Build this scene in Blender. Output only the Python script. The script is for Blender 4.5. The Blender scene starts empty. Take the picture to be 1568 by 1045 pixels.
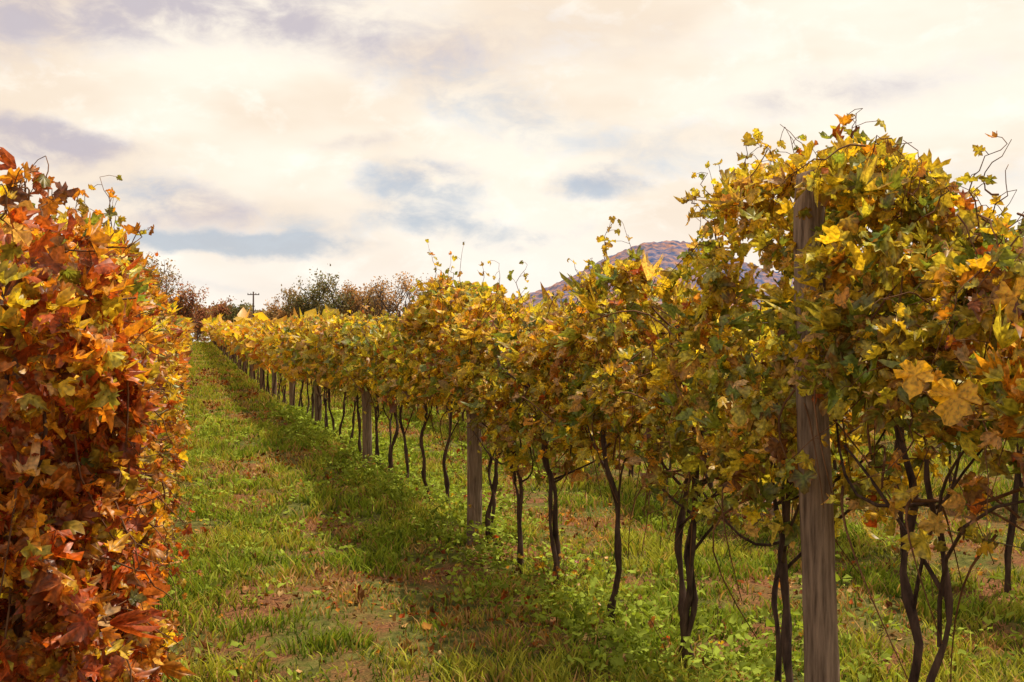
import bpy, math, random
import numpy as np
from mathutils import Vector
rng=np.random.default_rng(7); random.seed(7)
TH=math.radians(16.0); CT,ST=math.cos(TH),math.sin(TH)
F=1742.0; HC=1.62
RX=2.31     # right row lateral
LX=-0.52    # left row lateral
scene=bpy.context.scene

def c2w(px,D):
    R=(px-784)/F*D
    return (R*CT+D*ST, D*CT-R*ST)
def rowpt(px,py,L):
    D=F*L/(CT*(px-285.0))
    return np.array([L,(D-L*ST)/CT,HC+(525-py)/F*D])
def rowY(px,L): return float(rowpt(px,0,L)[1])

# ---------- noise ----------
def _h(i,j,k,s):
    n=(i*374761393+j*668265263+k*2147483647+s*144665)&0x7fffffff
    n=((n^(n>>13))*1274126177)&0x7fffffff
    n=(n^(n>>16))&0xffff
    return n/65535.0
def vn(p,sc=1.0,seed=0):
    p=np.asarray(p,float)*sc; i=np.floor(p).astype(np.int64); f=p-i; f=f*f*(3-2*f)
    r=0
    for a in (0,1):
        for b in (0,1):
            for c in (0,1):
                w=(f[:,0] if a else 1-f[:,0])*(f[:,1] if b else 1-f[:,1])*(f[:,2] if c else 1-f[:,2])
                r=r+w*_h(i[:,0]+a,i[:,1]+b,i[:,2]+c,seed)
    return r
def fbm(p,sc=1.0,seed=0,o=3):
    r=0;a=.5;t=0
    for k in range(o):
        r=r+a*vn(p,sc*2**k,seed+k*17); t+=a; a*=.5
    return r/t
def ss(a,b,x):
    t=np.clip((np.asarray(x,float)-a)/(b-a),0,1); return t*t*(3-2*t)
def terr(x,y):
    x=np.asarray(x,float); y=np.asarray(y,float)
    t=np.clip(y-26,0,86); z=0.021*t*t/(t+12)
    m=ss(60,30,y)
    return z+m*(0.03*np.sin(x*2.3+y*.9)+0.02*np.sin(y*1.7-x*1.1+1)+0.015*np.sin(x*5.1)*np.sin(y*4.3))

# ---------- mesh ----------
def mk(name,V,Fc,C=None,mat=None,smooth=True,parent=None):
    V=np.asarray(V,np.float32); Fc=np.asarray(Fc,np.int32)
    me=bpy.data.meshes.new(name); k=Fc.shape[1]
    me.vertices.add(len(V)); me.vertices.foreach_set('co',V.ravel())
    me.loops.add(Fc.size); me.loops.foreach_set('vertex_index',Fc.ravel())
    me.polygons.add(len(Fc)); me.polygons.foreach_set('loop_start',np.arange(0,Fc.size,k,dtype=np.int32))
    me.polygons.foreach_set('use_smooth',np.full(len(Fc),smooth,dtype=bool))
    me.update(calc_edges=True)
    if C is not None:
        a=me.attributes.new('Col','FLOAT_COLOR','POINT')
        C4=np.ones((len(V),4),np.float32); C4[:,:3]=C; a.data.foreach_set('color',C4.ravel())
    ob=bpy.data.objects.new(name,me); scene.collection.objects.link(ob)
    if mat: me.materials.append(mat)
    if parent: ob.parent=parent
    return ob

class Acc:
    def __init__(s): s.V=[];s.F=[];s.C=[];s.n=0
    def add(s,V,Fc,C=None):
        s.V.append(V); s.F.append(Fc+s.n); s.n+=len(V)
        if C is not None: s.C.append(C)
    def make(s,name,mat,**k):
        return mk(name,np.concatenate(s.V),np.concatenate(s.F),np.concatenate(s.C) if s.C else None,mat,**k)

def tube(acc,pts,rad,sides=7,rough=0.0,col=None):
    pts=np.asarray(pts,float); n=len(pts); rad=np.broadcast_to(np.asarray(rad,float),(n,))
    tg=np.gradient(pts,axis=0); tg/=np.linalg.norm(tg,axis=1)[:,None]+1e-9
    ref=np.array([1.,0.13,0.07]) if abs(tg[0][0])<.8 else np.array([0.,1,.1])
    u=np.cross(tg,ref); u/=np.linalg.norm(u,axis=1)[:,None]; v=np.cross(tg,u)
    a=np.linspace(0,2*np.pi,sides,endpoint=False)
    rr=rad[:,None]*(1+rough*rng.normal(size=(n,sides)))
    V=pts[:,None,:]+rr[...,None]*(np.cos(a)[None,:,None]*u[:,None,:]+np.sin(a)[None,:,None]*v[:,None,:])
    V=V.reshape(-1,3)
    V=np.vstack([V,pts[-1:]])
    i=np.arange(n-1)[:,None]*sides; j=np.arange(sides)[None,:]; j2=(j+1)%sides
    A=(i+j).ravel();B=(i+j2).ravel();Cc=(i+sides+j2).ravel();Dd=(i+sides+j).ravel()
    Fc=np.concatenate([np.stack([A,B,Cc],1),np.stack([A,Cc,Dd],1)])
    e=(n-1)*sides; cap=np.stack([e+j.ravel(),e+j2.ravel(),np.full(sides,n*sides)],1)
    acc.add(V,np.concatenate([Fc,cap]),None if col is None else np.tile(np.asarray(col,float),(len(V),1)))

# ---------- materials ----------
def newmat(name):
    m=bpy.data.materials.new(name); m.use_nodes=True; nt=m.node_tree; nt.nodes.clear()
    return m,nt,nt.nodes,nt.links
def leafmat(name,trans=.45,boost=(1.25,1.05,.55),nscale=0,gloss=.05):
    m,nt,N,L=newmat(name)
    o=N.new('ShaderNodeOutputMaterial'); at=N.new('ShaderNodeAttribute'); at.attribute_name='Col'
    d=N.new('ShaderNodeBsdfDiffuse')
    if nscale:
        tc=N.new('ShaderNodeTexCoord'); no=N.new('ShaderNodeTexNoise'); no.inputs['Scale'].default_value=nscale; no.inputs['Detail'].default_value=1
        L.new(tc.outputs['Object'],no.inputs['Vector'])
        mr=N.new('ShaderNodeMapRange'); mr.inputs[1].default_value=.3; mr.inputs[2].default_value=.7; mr.inputs[3].default_value=.5; mr.inputs[4].default_value=1.3
        L.new(no.outputs['Fac'],mr.inputs[0])
        mx=N.new('ShaderNodeVectorMath'); mx.operation='SCALE'; L.new(at.outputs['Color'],mx.inputs[0]); L.new(mr.outputs[0],mx.inputs['Scale']); src=mx.outputs[0]
        g=N.new('ShaderNodeBsdfGlossy'); g.inputs['Roughness'].default_value=.42; g.inputs['Color'].default_value=(1,1,1,1)
        gm=N.new('ShaderNodeMixShader'); gm.inputs[0].default_value=gloss; L.new(src,d.inputs['Color']); L.new(d.outputs[0],gm.inputs[1]); L.new(g.outputs[0],gm.inputs[2]); p=gm
    else:
        src=at.outputs['Color']; L.new(src,d.inputs['Color']); p=d
    t=N.new('ShaderNodeBsdfTranslucent'); mm=N.new('ShaderNodeVectorMath'); mm.operation='MULTIPLY'; mm.inputs[1].default_value=boost
    L.new(src,mm.inputs[0]); L.new(mm.outputs[0],t.inputs['Color'])
    s=N.new('ShaderNodeMixShader'); s.inputs[0].default_value=trans; L.new(p.outputs[0],s.inputs[1]); L.new(t.outputs[0],s.inputs[2]); L.new(s.outputs[0],o.inputs[0])
    return m
def barkmat(name,c1,c2,scale=(30,30,6),bump=.6):
    m,nt,N,L=newmat(name)
    o=N.new('ShaderNodeOutputMaterial'); p=N.new('ShaderNodeBsdfPrincipled'); p.inputs['Roughness'].default_value=.9; p.inputs['Specular IOR Level'].default_value=.15
    tc=N.new('ShaderNodeTexCoord'); mp=N.new('ShaderNodeMapping'); mp.inputs['Scale'].default_value=scale
    no=N.new('ShaderNodeTexNoise'); no.inputs['Scale'].default_value=1; no.inputs['Detail'].default_value=6; no.inputs['Roughness'].default_value=.65
    L.new(tc.outputs['Object'],mp.inputs[0]); L.new(mp.outputs[0],no.inputs['Vector'])
    cr=N.new('ShaderNodeValToRGB'); cr.color_ramp.elements[0].position=.32; cr.color_ramp.elements[1].position=.68
    cr.color_ramp.elements[0].color=(*c1,1); cr.color_ramp.elements[1].color=(*c2,1)
    L.new(no.outputs['Fac'],cr.inputs[0]); L.new(cr.outputs[0],p.inputs['Base Color'])
    b=N.new('ShaderNodeBump'); b.inputs['Strength'].default_value=bump; b.inputs['Distance'].default_value=.01
    L.new(no.outputs['Fac'],b.inputs['Height']); L.new(b.outputs[0],p.inputs['Normal']); L.new(p.outputs[0],o.inputs[0])
    return m
M_leaf=leafmat('grape_leaf',.48,(1.3,1.12,.45),80)
M_litter=leafmat('dry_leaf',.1,(1.1,1.,.7))
M_grass=leafmat('grass_blade',.35,(1.15,1.15,.5))
M_tree=leafmat('tree_leaf',.3,(1.1,1.05,.7))
M_bark=barkmat('vine_bark',(.024,.015,.014),(.13,.08,.062))
M_cane=barkmat('vine_cane',(.09,.04,.022),(.24,.12,.06))
M_post=barkmat('weathered_post_wood',(.09,.06,.045),(.37,.265,.20),(50,50,4),1.0)
M_tbark=barkmat('tree_bark',(.07,.05,.045),(.16,.12,.10),(3,3,1))

# ---------- leaves ----------
half=[(.10,-.20),(.25,-.24),(.36,-.12),(.47,-.06),(.40,.10),(.55,.20),(.50,.36),(.36,.38),(.27,.42),(.33,.60),(.19,.70),(.12,.86)]
TPL=np.array([(0,.15),(0,.0)]+half+[(0,.98)]+[(-x,y) for x,y in half[::-1]])
half2=[(.25,-.2),(.5,.1),(.42,.4),(.22,.65)]
TPL2=np.array([(0,.15),(0,.0)]+half2+[(0,.98)]+[(-x,y) for x,y in half2[::-1]])
TPLo=np.array([(0,.4),(0,0),(.18,.2),(.25,.5),(.15,.8),(0,1),(-.15,.8),(-.25,.5),(-.18,.2)])
TPLq=np.array([(0,.4),(.05,0),(.42,.35),(.2,.8),(-.2,.95),(-.4,.3)])
def unit(a): return a/(np.linalg.norm(a,axis=1)[:,None]+1e-9)
def leaves(acc,P,size,nrm,tip,col,tpl=TPL,curl=None,edge=None,edgecol=(.26,.09,.035)):
    n=len(P)
    if n==0: return
    K=len(tpl); nrm=unit(nrm); t=unit(tip-(tip*nrm).sum(1)[:,None]*nrm); b=np.cross(t,nrm)
    if curl is None: curl=rng.normal(0,.45,n)
    fold=rng.normal(.2,.45,n)
    x=tpl[:,0][None,:]*(1+.2*rng.normal(size=(n,1))); y=tpl[:,1][None,:]*np.ones((n,1))
    x=x+.035*rng.normal(size=(n,K)); y=y+.035*rng.normal(size=(n,K))
    z=curl[:,None]*(1.2*x*x+(y-.2)**2)+fold[:,None]*np.abs(x)+.11*rng.normal(size=(n,K))
    z[:,0]=0
    V=P[:,None,:]+size[:,None,None]*(x[...,None]*b[:,None,:]+y[...,None]*t[:,None,:]+z[...,None]*nrm[:,None,:])
    o=np.arange(1,K); o2=np.roll(o,-1); f=np.stack([np.zeros(K-1,int),o,o2],1)
    Fc=(np.arange(n)[:,None,None]*K+f[None]).reshape(-1,3)
    C=np.repeat(col[:,None,:],K,1)
    if edge is not None:
        e=np.clip(edge[:,None]*(.6+.8*rng.random((n,K))),0,1); e[:,0]=0
        C=C*(1-e[...,None])+np.array(edgecol)*e[...,None]
    acc.add(V.reshape(-1,3),Fc,C.reshape(-1,3))

PAL=np.array([(.95,.68,.05),(.74,.68,.09),(.26,.36,.07),(.88,.38,.04),(.62,.13,.03),(.22,.09,.045),(.92,.60,.26)])
# 0 yellow 1 yellowgreen 2 green 3 orange 4 rust 5 brown 6 tan
def pick(W,lo=.65,hi=1.18):
    W=np.clip(W,0,None)+1e-6; W=W/W.sum(1)[:,None]; c=np.cumsum(W,1); r=rng.random((len(W),1))
    i=np.clip((r>c).sum(1),0,len(PAL)-1); col=PAL[i]
    j=np.clip((rng.random((len(W),1))>c).sum(1),0,len(PAL)-1)
    m=rng.random((len(W),1))*.3; col=col*(1-m)+PAL[j]*m
    return np.minimum(col*(lo+(hi-lo)*rng.random((len(W),1))),.97)
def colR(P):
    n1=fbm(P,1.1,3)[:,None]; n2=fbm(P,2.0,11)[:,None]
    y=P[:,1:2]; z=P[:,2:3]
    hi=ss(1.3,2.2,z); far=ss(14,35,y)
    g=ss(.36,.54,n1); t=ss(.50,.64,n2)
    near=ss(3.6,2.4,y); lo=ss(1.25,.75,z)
    W=np.hstack([1.1+1.6*hi+far*1.3,1.5+2.0*g,.9+2.2*g*(1-far)-.3*hi,.2+.5*(1-g)*t+.9*far+.9*near+.4*lo,.07+.3*near+.3*far+.12*hi,.15+.35*lo+.4*near,.5+1.0*t+.7*far])  # more yellow up high: autumn tint plus sunlit top put into the colour
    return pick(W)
def colL(P):
    n1=fbm(P,1.5,23)[:,None]; n2=fbm(P,1.2,31)[:,None]
    y=P[:,1:2]; z=P[:,2:3]
    g=ss(.42,.6,n1)*ss(3.5,5.5,y)+.12; r=ss(.4,.6,n2); near=ss(8,4,y); lo=ss(1.2,.6,z)
    W=np.hstack([.7+1.5*g+.8*(1-near),.25+1.6*g,.1+.9*g,1.6+.9*lo,.9+2.2*r*near+.7*lo+.8*near,.3+.3*near,.4+.4*lo])
    return pick(W)

PL1=RX-.10
PY1=rowY(1260,PL1)
def canopy(acc,cx,hw,y0,y1,topf,botf,wf,dens,colf,thr=.40,lod=9,s0=.08,jt=.25,jbm=.5,post=None,far_s=15.,low=.2):
    y=y0
    while y<y1:
        step=min(.7+y*.06,y1-y+.01); s=1+max(0,y-6)/far_s
        yy=y+step/2; H=float(topf(np.array([yy]))[0]-botf(np.array([yy]))[0])
        n=int(dens*H*step/s**2)*2
        Y=y+rng.random(n)*step; T=topf(Y); B=botf(Y)
        T=T+(fbm(np.stack([Y,Y*0,Y*0+cx],1),3.0,5)-.5)*jt
        B=B+(fbm(np.stack([Y,Y*0,Y*0+cx+9],1),1.9,8)-.45)*jbm
        q=rng.random(n); Z=B+(T-B)*q
        side=np.where(rng.random(n)<.5,-1,1); r=1-rng.random(n)**1.5*.9
        bulge=.4+1.2*fbm(np.stack([Y,Z,Y*0+side*3],1),2.8,41)
        X=cx+side*r*hw*wf(Z,q)*bulge
        P=np.stack([X,Y,Z],1)
        keep=(fbm(P,4.5,77)>thr)&(rng.random(n)<.75)
        keep&=rng.random(n)<ss(-.05,.55,q)*(1-low)+low
        if post is not None:
            keep&=~((np.abs(Y-post)<.12)&(X<cx-.05)&(rng.random(n)<np.where(Z>1.8,.62,np.where(Z<1.15,.8,.1))))
        P=P[keep]; side=side[keep]; q=q[keep]; n=len(P)
        P[:,2]+=terr(P[:,0],P[:,1])*1.0
        nr=rng.normal(size=(n,3))*.85; nr[:,0]+=side*.55; nr[:,2]+=.35+.6*q; 
        tp=rng.normal(size=(n,3))*.6; tp[:,2]-=.75; tp[:,0]+=side*.3
        sz=s0*s*(.35+1.05*rng.random(n)**1.2)
        leaves(acc,P,sz,nr,tp,colf(P),TPL if yy<lod else (TPL2 if yy<25 else TPLq),curl=rng.normal(0,1.15,n),edge=rng.random(n)**2*.9)
        y+=step

def proflist(lst,L):
    a=sorted([tuple(rowpt(x,y,L)[1:]) for x,y in lst]); return [q[0] for q in a],[q[1] for q in a]
ty,tz=proflist([(1568,372),(1500,378),(1450,350),(1400,295),(1340,255),(1270,248),(1200,245),(1140,258),(1105,300),(1090,370),(1078,470),(1040,488),(1000,482),(972,425),(930,435),(880,468),(830,475),(780,476),(740,466),(700,447),(668,450),(640,488),(590,494),(540,494)],RX-.08)
ty=[1.5]+ty+[18,200]; tz=[tz[0]]+tz+[1.97,2.0]
by,bz=proflist([(1568,880),(1400,860),(1250,850),(1150,840),(1060,780),(1000,735),(900,730),(800,690),(720,620),(640,630),(560,600)],RX)
by=[1.5]+by+[20,200]; bz=[bz[0]]+bz+[.93,.93]
topR=lambda Y: np.interp(Y,ty,tz)
botR=lambda Y: np.interp(Y,by,bz)
wR=lambda Z,q: np.clip(np.sqrt(np.clip(1-(2*q-1.0)**4,0.05,1)),.3,1)
topL=lambda Y: np.interp(Y,[2,3,4,5,6,8,200],[1.76,1.80,1.93,2.08,2.16,2.18,2.1])
botL=lambda Y: np.interp(Y,[0,8,20,200],[.12,.15,.3,.5])
wL=lambda Z,q: np.interp(Z,[0,.3,.6,1.5,1.8,2.2],[.55,.8,1,.95,.75,.35])

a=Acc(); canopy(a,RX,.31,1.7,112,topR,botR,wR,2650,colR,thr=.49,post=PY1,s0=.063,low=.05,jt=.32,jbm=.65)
canes=Acc()
def shoot(acc,p0,p1,n,colf,bend=.06,s=.068,r=.0024,tipsmall=.5):
    p0=np.array(p0,float);p1=np.array(p1,float); t=np.linspace(0,1,9)[:,None]
    off=rng.normal(size=3)*bend; pts=p0+(p1-p0)*t+off*np.sin(t*np.pi)+rng.normal(size=(9,3))*.006
    tube(canes,pts,np.linspace(r*1.5,r*.5,9),4)
    if n<=0: return
    k=np.linspace(.12,1,n); P=np.stack([np.interp(k,t[:,0],pts[:,i]) for i in range(3)],1)
    pet=rng.normal(size=(n,3))*.03; P2=P+pet
    for i in range(n): tube(canes,[P[i],(P[i]+P2[i])/2+[0,0,.008],P2[i]],.0014,3)
    nr=rng.normal(size=(n,3)); nr[:,2]+=.5; tp=rng.normal(size=(n,3))*.6; tp[:,2]-=.6
    leaves(acc,P2,s*(1-k*(1-tipsmall))*(.7+.5*rng.random(n)),nr,tp,colf(P2),TPL,curl=rng.normal(0,.9,n),edge=rng.random(n)*.7)
def rp(x,y,L=RX,dx=0): 
    p=rowpt(x,y,L); p[0]+=dx; return p
for (x0,y0_,x1,y1_,n) in [(1300,290,1322,168,10),(1200,300,1205,195,10),(1150,290,1150,208,10),(1500,350,1540,222,5),(1380,330,1412,250,9),(940,430,938,342,10),(975,440,958,345,9),
    (665,450,655,372,9),(712,450,710,374,5),(880,470,873,395,8),(808,470,808,405,6),(1100,330,1075,300,9),(1250,300,1245,225,9),(1330,300,1330,220,9),(1470,380,1500,295,8),(1560,420,1560,340,10),(1020,480,1010,405,5),(775,475,765,405,6),(1320,330,1385,240,4),(735,460,740,405,6),(1110,300,1100,265,8),(1170,280,1180,220,9),(1360,300,1370,240,9),(1120,330,1090,280,9),(905,450,905,395,8),(690,450,690,405,8),(1225,280,1225,232,8),(1290,280,1290,225,8),(1105,420,1072,330,9),(1115,360,1070,320,8),(1420,330,1455,290,7),(1530,400,1568,330,8),
    (1340,280,1395,225,0),(1490,360,1545,250,0),(1210,260,1200,190,0),(1400,300,1380,215,0),(1530,300,1548,215,0)]:
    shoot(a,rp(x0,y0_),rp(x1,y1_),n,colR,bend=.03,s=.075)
for (x,y,s) in [(1402,600,.10),(1462,632,.12),(1545,612,.12),(1552,480,.13)]:
    D=3.0; X,Y=c2w(x,D); P=np.array([[X,Y,HC+(525-y+35)/F*D]])
    leaves(a,P,np.array([s*.9]),np.array([[-.55,-.8,.25]]),np.array([[.1*rng.normal(),0,-1.]]),np.array([[.95,.55,.03]]),TPL,curl=np.array([.1]),edge=np.array([.12]))
X0,Y0=c2w(1600,3.0);X1,Y1=c2w(1405,3.0)
tube(canes,[[X0,Y0,HC-.13],[(X0+X1)/2,(Y0+Y1)/2,HC-.165],[X1,Y1,HC-.125]],[.004,.003,.0015],4)
Y=3.0
while Y<40:
    for _ in range(4):
        s=1+max(0,Y-8)/15; yy=Y+rng.random()*.8; z=float(topR(np.array([yy]))[0])-.15
        h=.24*rng.random()**2.2; x=RX+rng.normal()*.15; tz0=float(terr(x,yy))
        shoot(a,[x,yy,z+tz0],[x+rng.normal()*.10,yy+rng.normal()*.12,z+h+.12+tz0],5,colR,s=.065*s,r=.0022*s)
    Y+=.8
for i in range(260):
    yy=2.6+rng.random()**1.2*15; sd=-1 if rng.random()<.7 else 1
    zb=float(botR(np.array([yy]))[0]); zt=float(topR(np.array([yy]))[0]); z=zb+(zt-zb)*(.15+.85*rng.random()**1.1)
    if abs(yy-PY1)<.3 and sd<0: continue
    x=RX+sd*.12; s=1+max(0,yy-8)/20
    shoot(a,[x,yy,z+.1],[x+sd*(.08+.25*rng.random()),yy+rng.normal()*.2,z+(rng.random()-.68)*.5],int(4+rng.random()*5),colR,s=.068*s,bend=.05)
R_fol=a.make('grapevine_row_foliage',M_leaf)
for i in range(280):
    Y=3.0+rng.random()**1.2*17; x=RX+rng.normal()*.13; z0=1.0+.7*rng.random()
    dy=rng.normal()*.45; dz=-.25-.5*rng.random() if rng.random()<.6 else .3*rng.random()
    t=np.linspace(0,1,8)[:,None]; p=np.array([x,Y,z0])+t*np.array([rng.normal()*.12,dy,dz])+np.sin(t*np.pi)*np.array([rng.normal()*.08,0,.12])
    tube(canes,p,np.linspace(.006,.002,8),4)
canes.make('vine_canes',M_cane)

# left row
a=Acc(); canes=Acc()
canopy(a,LX,.37,3.0,112,topL,botL,wL,3700,colL,thr=.46,s0=.061,jbm=.25,low=.55)
for (x0,y0_,x1,y1_,n) in [(150,410,153,272,13),(62,340,72,238,4),(45,350,45,272,9),(110,370,120,310,8),(15,340,8,280,8),(165,400,172,310,9),(215,430,228,385,6),(90,360,85,295,8),(130,390,130,315,9),(30,340,25,280,7)]:
    shoot(a,rp(x0,y0_,LX+.12),rp(x1,y1_,LX+.12),n,colL,bend=.02,s=.075)
Y=3.2
while Y<40:
    for _ in range(3):
        s=1+max(0,Y-8)/15; yy=Y+rng.random()*.8; x=LX+rng.normal()*.12; tz0=float(terr(x,yy)); z=float(topL(np.array([yy]))[0])-.15+tz0
        shoot(a,[x,yy,z],[x+rng.normal()*.1,yy+rng.normal()*.12,z+.1+.2*rng.random()**2],5,colL,s=.07*s,r=.0024*s)
    Y+=.8
for i in range(380):
    yy=3.2+rng.random()**1.2*13; z=.2+1.6*rng.random(); s=1+max(0,yy-8)/20; w=float(wL(z,0))
    x=LX+.24*w
    shoot(a,[x,yy,z+.1],[x+.08+.22*rng.random()*w,yy+rng.normal()*.15,z+(rng.random()-.68)*.45],int(4+rng.random()*5),colL,s=.070*s,bend=.04)
a.make('grapevine_row_foliage',M_leaf)
for i in range(160):
    Y=3.2+rng.random()**1.3*14; x=LX+.36*(rng.random()*1.6-.6); z0=.3+1.4*rng.random()
    t=np.linspace(0,1,8)[:,None]; p=np.array([x,Y,z0])+t*np.array([rng.normal()*.06,rng.normal()*.35,-.1-.4*rng.random()])+np.sin(t*np.pi)*np.array([.04,0,.1])
    tube(canes,p,np.linspace(.005,.002,8),4)
canes.make('vine_canes',M_cane)
flat=lambda v:(lambda Y: np.full(len(Y),v)+.10*np.sin(Y*1.3+v*7))
for cx,d in [(5.2,520),(8.1,380),(11.0,240),(-3.4,220)]:
    a=Acc(); canopy(a,cx,.34,1.0 if cx<0 else 2.0,112,flat(1.88),flat(.95),wR,d,colR,thr=.40,lod=0,s0=.12,far_s=12.)
    a.make('grapevine_row_foliage',M_leaf)

# ---------- trunks ----------
def vine(acc,cx,y,near=True):
    z0=float(terr(cx,y)); lean=rng.normal(size=2)*.07; n=21 if near else 6
    nst=1 if rng.random()<.4 else 2
    for s in range(nst):
        t=np.linspace(0,1,n); H=1.25+.3*rng.random()
        ph=rng.random(4)*6; off=rng.normal()*.04*(s+.3); wob=.7+1.0*rng.random()
        x=cx+lean[0]*t+wob*(.018*np.sin(t*9+ph[0])+.009*np.sin(t*21+ph[1])); yy=y+lean[1]*t+wob*(.024*np.sin(t*7+ph[2])+.012*np.sin(t*19+ph[3]))
        yy=yy+(off*3.0+ (0.09 if s else -.02))*np.clip(t-.05,0,1)**.8*(1 if nst>1 else .3)
        r=(.021-.010*t)*(1 if s==0 else .7)*(1+.2*np.sin(t*27+ph[0])); r[0]*=1.5
        tube(acc,np.stack([x,yy,z0-.04+H*t],1),r,8 if near else 4,.16 if near else .0)
        if near:
            for k in range(4):
                f0=.5+.12*k; q=np.linspace(0,1,7)[:,None]; st=np.array([np.interp(f0,t,x),np.interp(f0,t,yy),z0+H*f0])
                d=np.array([rng.normal()*.14,(.45 if k%2 else -.45)*(.4+rng.random()),.2+.4*rng.random()])
                tube(acc,st+q*d+np.sin(q*np.pi)*rng.normal(size=3)*.06,np.linspace(.008,.004,7),5,.06)
pxs=[1410,1200,1050,950,858,803,748,685,655,625,598]
ys=[rowY(p,RX) for p in pxs]
y=ys[-1]+1.05
while y<24: ys.append(y+rng.normal()*.08); y+=1.05
for y in ys:
    A=Acc(); vine(A,RX,y); 
    if abs(y-ys[2])<.01: vine(A,RX,y+.12)
    A.make('grapevine_trunk',M_bark)
a=Acc(); canes=Acc()
for y in ys[:14]:
    for k in range(int(3+rng.random()*6) if abs(y-ys[4])>.01 else 22):
        z0=float(terr(RX,y)); an=rng.random()*6.28; l=.1+.22*rng.random()
        shoot(a,[RX+.03*np.cos(an),y+.03*np.sin(an),z0],[RX+l*np.cos(an),y+l*np.sin(an),z0+.08+.3*rng.random()],int(3+rng.random()*4),lambda P:pick(np.tile(np.array([.6,.5,.5,.5,.4,1.2,.6]),(len(P),1))),s=.05,bend=.03,r=.002)
a.make('sucker_leaves',M_leaf); canes.make('sucker_shoots',M_cane)
A=Acc(); y=24.5
while y<112: vine(A,RX,y,False); y+=1.1
for cx in (5.2,8.1,11.,-3.4):
    y=3.
    while y<60: vine(A,cx,y,False); y+=1.1
A.make('distant_grapevine_trunks',M_bark)
A=Acc(); y=3.4
while y<30: vine(A,LX,y,y<12); y+=1.05
A.make('grapevine_trunk',M_bark)

# ---------- posts ----------
def post(x,y,h=2.3,r=.062,lean=(0,0)):
    A=Acc(); z0=float(terr(x,y)); t=np.linspace(0,1,22); sides=18
    ang=np.linspace(0,2*np.pi,sides,endpoint=False)
    base=1+.05*np.sin(ang*2+rng.random()*6)+.03*np.sin(ang*5+rng.random()*6)
    V=[]
    for k in t:
        rr=r*(1.06-.14*k)*base*(1+.02*rng.normal(size=sides)); 
        if k>.985: rr=rr*.82
        wx=.008*np.sin(k*6+x*3)
        V.append(np.stack([x+wx+lean[0]*k+rr*np.cos(ang),y+lean[1]*k+rr*np.sin(ang),np.full(sides,z0-.1+(h+.1)*k)+(.012*np.cos(ang) if k>.93 else 0)],1))
    V=np.vstack(V+[np.array([[x+lean[0],y+lean[1],z0+h+.004]])]); n=len(t)
    i=np.arange(n-1)[:,None]*sides; j=np.arange(sides)[None,:]; j2=(j+1)%sides
    a_,b_,c_,d_=(i+j).ravel(),(i+j2).ravel(),(i+sides+j2).ravel(),(i+sides+j).ravel()
    Fc=np.vstack([np.stack([a_,b_,c_],1),np.stack([a_,c_,d_],1),np.stack([(n-1)*sides+j.ravel(),(n-1)*sides+j2.ravel(),np.full(sides,n*sides)],1)])
    mk('wooden_post',V,Fc,None,M_post)
py=[PY1,rowY(725,RX-.12),rowY(562,RX-.1),rowY(487,RX)]
post(PL1,py[0],2.24,.060,(-.02,.06)); post(RX-.12,py[1],1.85,.057,(.02,.02)); post(RX-.1,py[2],1.85); post(RX,py[3],1.85)
y=py[3]+5.3
while y<110: post(RX,y,1.9,.06); y+=5.3
for cx in (5.2,8.1,11.,-3.4,LX):
    y=4.2
    while y<(30 if cx!=LX else 110): post(cx,y,1.75,.06); y+=5.3
W=Acc()
for cx in (LX,RX,5.2):
    for z in (1.0,1.4,1.7):
        yy=np.arange(1.5,112,2.65); tube(W,np.stack([np.full(len(yy),cx+.05),yy,z+terr(cx,yy)],1),.0016,4)
M_wire,nt,N,L=newmat('steel_wire'); o=N.new('ShaderNodeOutputMaterial'); p=N.new('ShaderNodeBsdfPrincipled'); p.inputs['Base Color'].default_value=(.2,.19,.18,1); p.inputs['Metallic'].default_value=.8; p.inputs['Roughness'].default_value=.5; L.new(p.outputs[0],o.inputs[0])
W.make('trellis_wire',M_wire)

# ---------- ground ----------
gx=np.unique(np.concatenate([-np.geomspace(3,4000,30),np.arange(-3,14,.16),np.geomspace(14,4000,40)]))
gy=np.unique(np.concatenate([-np.geomspace(1,400,12),np.arange(-1,32,.16),np.geomspace(32,6000,70)]))
XX,YY=np.meshgrid(gx,gy); Z=terr(XX,YY); nx,ny=len(gx),len(gy)
V=np.stack([XX.ravel(),YY.ravel(),Z.ravel()],1); I=np.arange(nx*ny).reshape(ny,nx)
Fc=np.stack([I[:-1,:-1].ravel(),I[:-1,1:].ravel(),I[1:,1:].ravel(),I[1:,:-1].ravel()],1)
M_g,nt,N,L=newmat('vineyard_soil_and_grass'); o=N.new('ShaderNodeOutputMaterial'); p=N.new('ShaderNodeBsdfPrincipled'); p.inputs['Roughness'].default_value=.95; p.inputs['Specular IOR Level'].default_value=.1
tc=N.new('ShaderNodeTexCoord')
def nz(s,d=5): 
    n=N.new('ShaderNodeTexNoise'); n.inputs['Scale'].default_value=s; n.inputs['Detail'].default_value=d; n.inputs['Roughness'].default_value=.65; L.new(tc.outputs['Object'],n.inputs['Vector']); return n
n1,n2,n3=nz(1.1),nz(9),nz(45)
def ramp(inp,st):
    c=N.new('ShaderNodeValToRGB'); 
    while len(c.color_ramp.elements)<len(st): c.color_ramp.elements.new(.5)
    for e,(q,cc) in zip(c.color_ramp.elements,st): e.position=q; e.color=(*cc,1)
    L.new(inp,c.inputs[0]); return c
r1=ramp(n2.outputs['Fac'],[(.3,(.05,.055,.016)),(.5,(.12,.125,.028)),(.7,(.24,.21,.06))])
r2=ramp(n3.outputs['Fac'],[(.3,(.08,.035,.02)),(.5,(.22,.095,.045)),(.7,(.42,.19,.08))])
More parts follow.
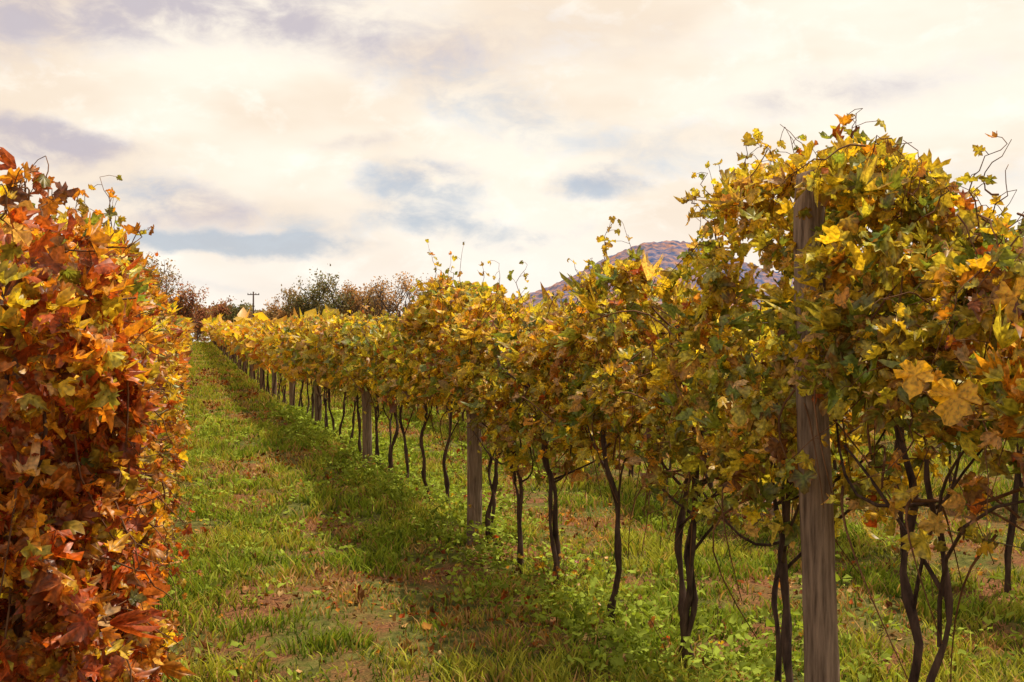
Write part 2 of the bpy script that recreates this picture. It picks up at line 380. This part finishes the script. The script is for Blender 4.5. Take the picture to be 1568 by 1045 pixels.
mr=N.new('ShaderNodeMapRange'); mr.inputs[1].default_value=.46; mr.inputs[2].default_value=.58; L.new(n1.outputs['Fac'],mr.inputs[0])
mx=N.new('ShaderNodeMixRGB'); L.new(mr.outputs[0],mx.inputs[0]); L.new(r1.outputs[0],mx.inputs[1]); L.new(r2.outputs[0],mx.inputs[2]); L.new(mx.outputs[0],p.inputs['Base Color'])
b=N.new('ShaderNodeBump'); b.inputs['Strength'].default_value=.8; b.inputs['Distance'].default_value=.04; L.new(n3.outputs['Fac'],b.inputs['Height']); L.new(b.outputs[0],p.inputs['Normal']); L.new(p.outputs[0],o.inputs[0])
mk('ground',V,Fc,None,M_g)

# ---------- grass ----------
def patch(P2):
    P=np.stack([P2[:,0],P2[:,1]*.6,P2[:,0]*0],1)
    c=.05*np.exp(-((P2[:,0]-.95)/.28)**2)+.05*ss(7,4.5,P2[:,1])
    return ss(.50,.64,fbm(P,1.6,55,4)+c)
def grass():
    A=Acc(); out=[]
    y=2.5
    while y<112:
        step=.8+y*.05; s=1+y/10.; w0,w1=-1.6,min(14,.95*y+2.5); 
        n=int(5200/s**2*(w1-w0)*step); X=w0+rng.random(n)*(w1-w0); Yv=y+rng.random(n)*step
        keep=(rng.random(n)<np.where(X>5.5,.5,1.0)*np.where(X<-.6,.4,1))
        out.append(np.stack([X[keep],Yv[keep],np.full(keep.sum(),s)],1)); y+=step
    Q=np.vstack(out); P0=np.stack([Q[:,0],Q[:,1],Q[:,0]*0],1)
    cl=fbm(P0,3.8,61); pt=patch(Q[:,:2]); row=np.minimum(np.abs(Q[:,0]-RX),np.abs(Q[:,0]-LX))
    keep=rng.random(len(Q))<(ss(.32,.55,cl)*.9+.15)*(1-.55*pt)
    Q=Q[keep];cl=cl[keep];pt=pt[keep]; row=row[keep]; n=len(Q); s=Q[:,2]
    h=(.02+.11*rng.random(n)*ss(.38,.7,cl)+.03*rng.random(n)+.08*rng.random(n)*ss(.55,.1,row))*(.7+.3*s**.6)*(1-.4*pt)
    w=.0032*s*(.7+.6*rng.random(n)); an=rng.random(n)*2*np.pi
    bx,by=np.cos(an),np.sin(an); ld=rng.random(n)*2*np.pi; lm=h*(.2+.9*rng.random(n)); lx,ly=np.cos(ld)*lm,np.sin(ld)*lm
    z0=terr(Q[:,0],Q[:,1])-.005
    V=np.zeros((n,5,3)); base=np.stack([Q[:,0],Q[:,1],z0],1)
    V[:,0]=base+np.stack([bx*w,by*w,0*w],1);V[:,1]=base-np.stack([bx*w,by*w,0*w],1)
    mid=base+np.stack([lx*.35,ly*.35,h*.6],1)
    V[:,2]=mid+np.stack([bx*w,by*w,0*w],1)*.8;V[:,3]=mid-np.stack([bx*w,by*w,0*w],1)*.8; V[:,4]=base+np.stack([lx,ly,h],1)
    f=np.array([(0,1,3),(0,3,2),(2,3,4)]); Fc=(np.arange(n)[:,None,None]*5+f[None]).reshape(-1,3)
    g=np.array([.26,.35,.04]);yg=np.array([.52,.50,.08]);dk=np.array([.10,.16,.025]);st=np.array([.56,.33,.14])
    big=fbm(np.stack([Q[:,0],Q[:,1],Q[:,0]*0],1),1.3,90)
    m=np.clip(ss(.38,.62,big)*.9+rng.normal(0,.25,n),0,1)[:,None]; C=g*(1-m)+yg*m
    k=(rng.random(n)<.15+.5*ss(.52,.40,cl))[:,None]; C=np.where(k,dk,C); k=(rng.random(n)<.08+.6*pt)[:,None]; C=np.where(k,st,C)
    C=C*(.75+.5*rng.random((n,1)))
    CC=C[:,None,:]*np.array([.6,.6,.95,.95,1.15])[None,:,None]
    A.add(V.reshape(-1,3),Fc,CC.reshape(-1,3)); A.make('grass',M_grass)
grass()
A=Acc(); nC=2000
cy=3.8+rng.random(nC)**1.4*22; cx_=-.9+rng.random(nC)*7.5; kk=rng.random(nC)<.35; cx_=np.where(kk,RX+rng.normal(size=nC)*.3,cx_); m=fbm(np.stack([cx_,cy,cx_*0],1),.9,120)>.45-.2*kk
cx_,cy,kk=cx_[m],cy[m],kk[m]
for x,y,tall in zip(cx_,cy,kk):
    k=int(5+rng.random()*14); s=1+max(0,y-8)/20; an=rng.random(k)*2*np.pi; r=.02+.11*rng.random(k)
    P=np.stack([x+r*np.cos(an),y+r*np.sin(an),terr(x,y)+.01+(.22 if tall else .08)*rng.random(k)],1)
    d=np.stack([np.cos(an),np.sin(an),.3+.4*rng.random(k)],1); nr=np.stack([-np.cos(an)*.4,-np.sin(an)*.4,np.ones(k)],1)+rng.normal(size=(k,3))*.3
    c=np.array([.32,.40,.06])*(.5+.8*rng.random((k,1)))*(.7+.5*rng.random()); 
    leaves(A,P,s*(.025+.045*rng.random(k)),nr,d,c,TPLo,curl=rng.normal(-.2,.3,k))
A.make('broadleaf_weeds',M_grass)
A=Acc(); n=60000; y=2.5+rng.random(n)**1.7*50; x=-1.2+rng.random(n)*np.where(y<12,8,6)
P=np.stack([x,y],1); row=np.minimum(np.abs(x-RX+.2),np.abs(x-LX-.3)); pr=.025+.55*patch(P)+.12*ss(.6,.2,row)
k=rng.random(n)<pr*.8; x,y=x[k],y[k]; n=len(x); s=1+np.clip(y-8,0,99)/30
P=np.stack([x,y,terr(x,y)+.005+.03*rng.random(n)**2],1); nr=rng.normal(size=(n,3))*.5; nr[:,2]+=1
W=np.tile(np.array([.10,.0,.0,1.1,1.2,1.8,.9]),(n,1))
leaves(A,P,s*(.014+.034*rng.random(n)**1.5),nr,rng.normal(size=(n,3)),pick(W)*.62,TPL2,curl=rng.normal(.2,1.2,n),edge=rng.random(n)*.6)
A.make('fallen_leaves',M_litter)

# ---------- trees ----------
def tree(px,topy,hwpx,D,pal,dens=1.0,name='deciduous_tree'):
    X,Y=c2w(px,D); z0=float(terr(X,Y)); H=(HC+(525-topy)/F*D-z0)*1.05; Rr=hwpx/F*D*1.1
    e=bpy.data.objects.new(name,None); scene.collection.objects.link(e); e.location=(X,Y,z0)
    B=Acc(); Lf=Acc(); tips=[]
    def br(p,d,l,r,lev):
        t=np.linspace(0,1,6)[:,None]; d=d/np.linalg.norm(d); pts=p+d*l*t+np.sin(t*2.5)*rng.normal(size=3)*l*.08
        tube(B,pts,np.linspace(r,r*.6,6),5); 
        if lev>=3: tips.append(pts[-1]); tips.append(pts[3]); return
        for k in range(4 if lev else 6):
            q=.45+.55*rng.random() if lev else .35+.65*(k+1)/6; st=pts[min(5,int(q*5))]
            nd=rng.normal(size=3); nd[2]=abs(nd[2])*.5+.25; nd=d*.5+nd/np.linalg.norm(nd)*.95; nd[:2]*=min(1.6,2.4*Rr/H)
            br(st,nd,l*(.5+.35*rng.random()),r*.5,lev+1)
    br(np.array([0,0,-.2]),np.array([rng.normal()*.05,rng.normal()*.05,1]),H*.42,H*.02,0)
    T=np.array(tips); sc=H*.97/max(T[:,2].max(),.1)
    sx=Rr/max(np.percentile(np.abs(T[:,:2]),92),.1)
    B.V=[v*np.array([sx,sx,sc]) for v in B.V]
    T=T*np.array([sx,sx,sc])
    n=int(len(T)*11*dens); idx=rng.integers(0,len(T),n); P=T[idx]+rng.normal(size=(n,3))*H*.045
    P=P[(P[:,2]>H*.1)&(vn(P,.8,int(px)+5)>.3)]; n=len(P); c=np.array(pal)[rng.integers(0,len(pal),n)]
    cl=vn(P,.9,int(px))[:,None]; c=c*(.6+.7*rng.random((n,1)))*(.6+.8*cl)*1.9
    leaves(Lf,P,(.16+.22*rng.random(n))*D/140,rng.normal(size=(n,3)),rng.normal(size=(n,3)),c,TPLo)
    B.make('trunk_and_limbs',M_tbark,parent=e); Lf.make('crown_leaves',M_tree,parent=e)
red=[(.22,.09,.06),(.28,.12,.06),(.16,.08,.05),(.2,.13,.05)]; grn=[(.10,.11,.05),(.15,.13,.06),(.18,.14,.06)]; brn=[(.22,.15,.08),(.16,.13,.06),(.26,.16,.07)]; org=[(.34,.19,.08),(.24,.15,.07)]
for t in [(232,400,28,120,brn,1.3),(258,422,26,125,red,1.4),(282,448,20,125,red,1.3),(303,472,12,140,red,1.2),(338,462,16,150,red,1.4),(362,468,18,150,grn,1.4),(405,474,14,150,brn,1.2),
          (428,456,18,140,org,.7),(452,444,18,140,brn,.8),(482,434,26,140,grn,1.2),(513,420,24,140,grn,.8),(545,436,20,140,org,.7),(600,422,26,135,org,.45),(636,424,24,135,org,.45),(575,450,22,145,brn,.9),(690,446,22,140,brn,.6),(200,416,22,120,brn,1)]:
    tree(*t)
A=Acc(); n=55000; az=rng.random(n)*1.5-.45; px_h=2.8+3.6*fbm(np.stack([az*40,az*0,az*0],1),1,3); D=170+rng.random(n)*25
X=np.sin(az)*D;Y=np.cos(az)*D; z=terr(X,Y)+rng.random(n)**.7*px_h
n1=vn(np.stack([X*.25,z,X*0],1),1,9)[:,None]; c=np.array(grn+brn+red)[rng.integers(0,10,n)]*(.5+n1)*(.7+.6*rng.random((n,1)))*1.6
leaves(A,np.stack([X,Y,z],1),.35+.3*rng.random(n),rng.normal(size=(n,3)),rng.normal(size=(n,3)),c,TPLq); A.make('distant_treeline',M_tree)

e=bpy.data.objects.new('utility_pole',None); scene.collection.objects.link(e)
X,Y=c2w(388,115); z0=float(terr(X,Y)); e.location=(X,Y,z0); H=HC+(525-447)/F*115-z0
B=Acc(); tube(B,[[0,0,-.3],[0,0,H*.5],[0,0,H]],[.10,.09,.07],10); B.make('pole',M_bark,parent=e)
B=Acc(); tube(B,[[-.6*CT,.6*ST,H-.3],[0,0,H-.3],[.6*CT,-.6*ST,H-.3]],.045,6)
for k in (-.55,-.25,.25,.55): tube(B,[[k*CT,-k*ST,H-.27],[k*CT,-k*ST,H-.2],[k*CT,-k*ST,H-.14]],.04,6)
B.make('crossarm_and_insulators',M_bark,parent=e)

# ---------- hill ----------
D0=1500
prof=[(500,525),(600,508),(700,482),(760,466),(830,448),(890,420),(940,394),(985,377),(1030,374),(1065,380),(1100,390),(1180,420),(1300,450),(1500,480),(1800,505),(2200,520)]
cols=np.arange(480,2200,1.6); prx=[q[0] for q in prof]; pry=[q[1] for q in prof]
rows=np.linspace(0,1,90); V=[]
top=HC+(525-np.interp(cols,prx,pry))/F*D0
for r in rows:
    D=D0-500+500*r; X,Y=c2w(cols,D0); dirx,diry=X/D0,Y/D0
    hgt=(top)*(np.sin(r*np.pi/2)**1.3)
    P=np.stack([dirx*D,diry*D,hgt],1); nn=fbm(P,.09,71)-.5; n2=fbm(P,.012,75)-.5
    P[:,2]+=(nn*11+n2*22*r*(1-r)*2)*ss(0,15,hgt); V.append(P)
V=np.vstack(V); nx=len(cols); I=np.arange(len(V)).reshape(len(rows),nx)
Fc=np.stack([I[:-1,:-1].ravel(),I[:-1,1:].ravel(),I[1:,1:].ravel(),I[1:,:-1].ravel()],1)
M_h,nt,N,L=newmat('hazy_forested_hillside'); o=N.new('ShaderNodeOutputMaterial'); p=N.new('ShaderNodeBsdfPrincipled'); p.inputs['Roughness'].default_value=1; p.inputs['Specular IOR Level'].default_value=0
tc=N.new('ShaderNodeTexCoord'); n1,n2=nz(.09,5),nz(.012,4)
r1=ramp(n1.outputs['Fac'],[(.38,(.07,.10,.18)),(.5,(.19,.15,.20)),(.62,(.40,.22,.17))]); r2=ramp(n2.outputs['Fac'],[(.4,(.75,.95,1.2)),(.6,(1.1,1,.9))])  # bluish-purple tones put distance haze into the forest colour
mx=N.new('ShaderNodeMixRGB'); mx.blend_type='MULTIPLY'; mx.inputs[0].default_value=1; L.new(r1.outputs[0],mx.inputs[1]); L.new(r2.outputs[0],mx.inputs[2]); L.new(mx.outputs[0],p.inputs['Base Color']); L.new(p.outputs[0],o.inputs[0])
mk('hill',V,Fc,None,M_h,smooth=False)

# ---------- sun, sky ----------
v=Vector((.44,.15,1.0)).normalized(); el=math.asin(v.z); az=math.atan2(v.x,v.y)
sl=bpy.data.lights.new('sun','SUN'); sl.energy=5.0; sl.angle=math.radians(.8); sl.color=(1,.88,.69)
so=bpy.data.objects.new('sun',sl); so.rotation_euler=v.to_track_quat('Z','Y').to_euler(); scene.collection.objects.link(so)
w=bpy.data.worlds.new('World'); scene.world=w; w.use_nodes=True; nt=w.node_tree; N=nt.nodes; L=nt.links; N.clear()
def val(n,i,x):
    if isinstance(x,(int,float)): n.inputs[i].default_value=x
    else: L.new(x,n.inputs[i])
def M(op,a_,b_=0.0,c_=None,clamp=False):
    n=N.new('ShaderNodeMath'); n.operation=op; n.use_clamp=clamp; val(n,0,a_); val(n,1,b_)
    if c_ is not None: val(n,2,c_)
    return n.outputs[0]
def MR(x,a_,b_,c_,d_,smooth=True):
    n=N.new('ShaderNodeMapRange'); n.interpolation_type='SMOOTHSTEP' if smooth else 'LINEAR'; L.new(x,n.inputs[0])
    for i,q in zip((1,2,3,4),(a_,b_,c_,d_)): n.inputs[i].default_value=q
    return n.outputs[0]
def MIX(f,c1,c2):
    n=N.new('ShaderNodeMixRGB'); val(n,0,f)
    for i,c in ((1,c1),(2,c2)):
        if isinstance(c,tuple): n.inputs[i].default_value=(*c,1)
        else: L.new(c,n.inputs[i])
    return n.outputs[0]
tc=N.new('ShaderNodeTexCoord'); sp=N.new('ShaderNodeSeparateXYZ'); L.new(tc.outputs['Generated'],sp.inputs[0])
azn=M('ARCTAN2',sp.outputs[0],sp.outputs[1]); eln=M('ARCSINE',sp.outputs[2])
cb=N.new('ShaderNodeCombineXYZ'); L.new(azn,cb.inputs[0]); L.new(eln,cb.inputs[1])
def noise(scale,detail,stretch=(1,2.2,1),rough=.55,off=0,dist=0):
    m=N.new('ShaderNodeMapping'); m.inputs['Scale'].default_value=stretch; m.inputs['Location'].default_value=(off,off,0); L.new(cb.outputs[0],m.inputs[0])
    n=N.new('ShaderNodeTexNoise'); n.inputs['Scale'].default_value=scale; n.inputs['Detail'].default_value=detail; n.inputs['Roughness'].default_value=rough; n.inputs['Distortion'].default_value=dist; L.new(m.outputs[0],n.inputs['Vector']); return n
nw=noise(9,6,(1,1.6,1),.60,3.1)
sb=N.new('ShaderNodeVectorMath'); sb.operation='SUBTRACT'; L.new(nw.outputs['Color'],sb.inputs[0]); sb.inputs[1].default_value=(.5,.5,.5)
sc_=N.new('ShaderNodeVectorMath'); sc_.operation='MULTIPLY'; L.new(sb.outputs[0],sc_.inputs[0]); sc_.inputs[1].default_value=(.12,.05,0)
ad=N.new('ShaderNodeVectorMath'); ad.operation='ADD'; L.new(cb.outputs[0],ad.inputs[0]); L.new(sc_.outputs[0],ad.inputs[1])
fine=noise(18,8,(1,1.8,1),.6,1.7,.3); big=noise(4,4,(1,2.6,1),.5,5.3)
def blob(px,py,rx,ry,rot,wt):
    a0=TH+math.atan((px-784)/F); e0=math.atan((525-py)/F*math.cos(a0-TH))
    m=N.new('ShaderNodeMapping'); m.vector_type='TEXTURE'; m.inputs['Location'].default_value=(a0,e0,0); m.inputs['Rotation'].default_value=(0,0,math.radians(rot)); m.inputs['Scale'].default_value=(rx/F,ry/F,1)
    L.new(ad.outputs[0],m.inputs[0]); l=N.new('ShaderNodeVectorMath'); l.operation='LENGTH'; L.new(m.outputs[0],l.inputs[0])
    return MR(l.outputs['Value'],0,1.5,wt,0)
def total(bl):
    s=None
    for q in bl:
        x=blob(*q); s=x if s is None else M('ADD',s,x)
    return s
blue=total([(330,376,230,24,0,1.1),(480,345,80,50,0,.55),(650,290,110,55,-10,.85),(905,285,70,28,0,.9),(790,360,140,24,0,.7),(780,170,240,60,-18,.5),(1080,230,150,50,0,.4),(640,340,100,25,0,.5),(200,300,120,40,0,.5),(330,440,160,15,0,.35),(1500,280,160,60,0,.35)])
gray=total([(55,218,150,36,-8,1.25),(130,15,420,75,6,1.),(560,70,300,60,-12,.5),(740,50,200,60,0,.4),(1210,150,150,35,0,.5),(530,215,90,22,0,.6),(920,270,70,24,0,.5),(300,320,150,45,0,.8),(670,260,90,30,0,.5),(1050,60,200,60,0,.35),(1450,120,250,60,10,.35)])
fz=M('MULTIPLY',M('SUBTRACT',fine.outputs['Fac'],.5),3.2)
bm=MR(M('ADD',blue,M('MULTIPLY',fz,blue)),.12,1.05,0,.9); gm=MR(M('ADD',gray,M('MULTIPLY',fz,gray)),.10,1.25,0,.85)
bigf=MR(big.outputs['Fac'],.35,.62,0,1)
cream=MIX(bigf,(.97,.82,.66),(1.08,.99,.85))
hz=MR(eln,.0,.16,1,0); cream=MIX(M('MULTIPLY',hz,.6),cream,(1.02,.96,.90))
hl=MR(fine.outputs['Fac'],.48,.68,0,.5); cream=MIX(hl,cream,(1.15,1.09,.98))
col=MIX(gm,cream,(.54,.49,.56)); col=MIX(M('MULTIPLY',bm,.65),col,(.45,.56,.75))
dt=N.new('ShaderNodeVectorMath'); dt.operation='DOT_PRODUCT'; L.new(tc.outputs['Generated'],dt.inputs[0]); dt.inputs[1].default_value=tuple(Vector((.3,.85,.3)).normalized())
br_=MR(dt.outputs['Value'],-.2,.8,.8,1.0)
sky=N.new('ShaderNodeTexSky'); sky.sky_type='NISHITA'; sky.sun_disc=False; sky.sun_elevation=el; sky.sun_rotation=az
b1=N.new('ShaderNodeBackground'); L.new(sky.outputs[0],b1.inputs[0]); b1.inputs[1].default_value=.08
b2=N.new('ShaderNodeBackground'); L.new(col,b2.inputs[0]); L.new(br_,b2.inputs[1])
ms=N.new('ShaderNodeMixShader'); L.new(M('SUBTRACT',1,M('MULTIPLY',bm,.35)),ms.inputs[0]); L.new(b1.outputs[0],ms.inputs[1]); L.new(b2.outputs[0],ms.inputs[2])
wo=N.new('ShaderNodeOutputWorld'); L.new(ms.outputs[0],wo.inputs[0])

# ---------- camera ----------
cd=bpy.data.cameras.new('camera'); cd.lens=40; cd.sensor_width=36; cd.clip_end=20000; cd.clip_start=.05
co=bpy.data.objects.new('camera',cd); scene.collection.objects.link(co); co.location=(0,0,HC); co.rotation_euler=(math.radians(90.08),0,-TH); scene.camera=co
scene.view_settings.view_transform='Standard'; scene.view_settings.look='None'; scene.view_settings.exposure=0
print('VERTS',sum(len(o.data.vertices) for o in scene.objects if o.type=='MESH'))
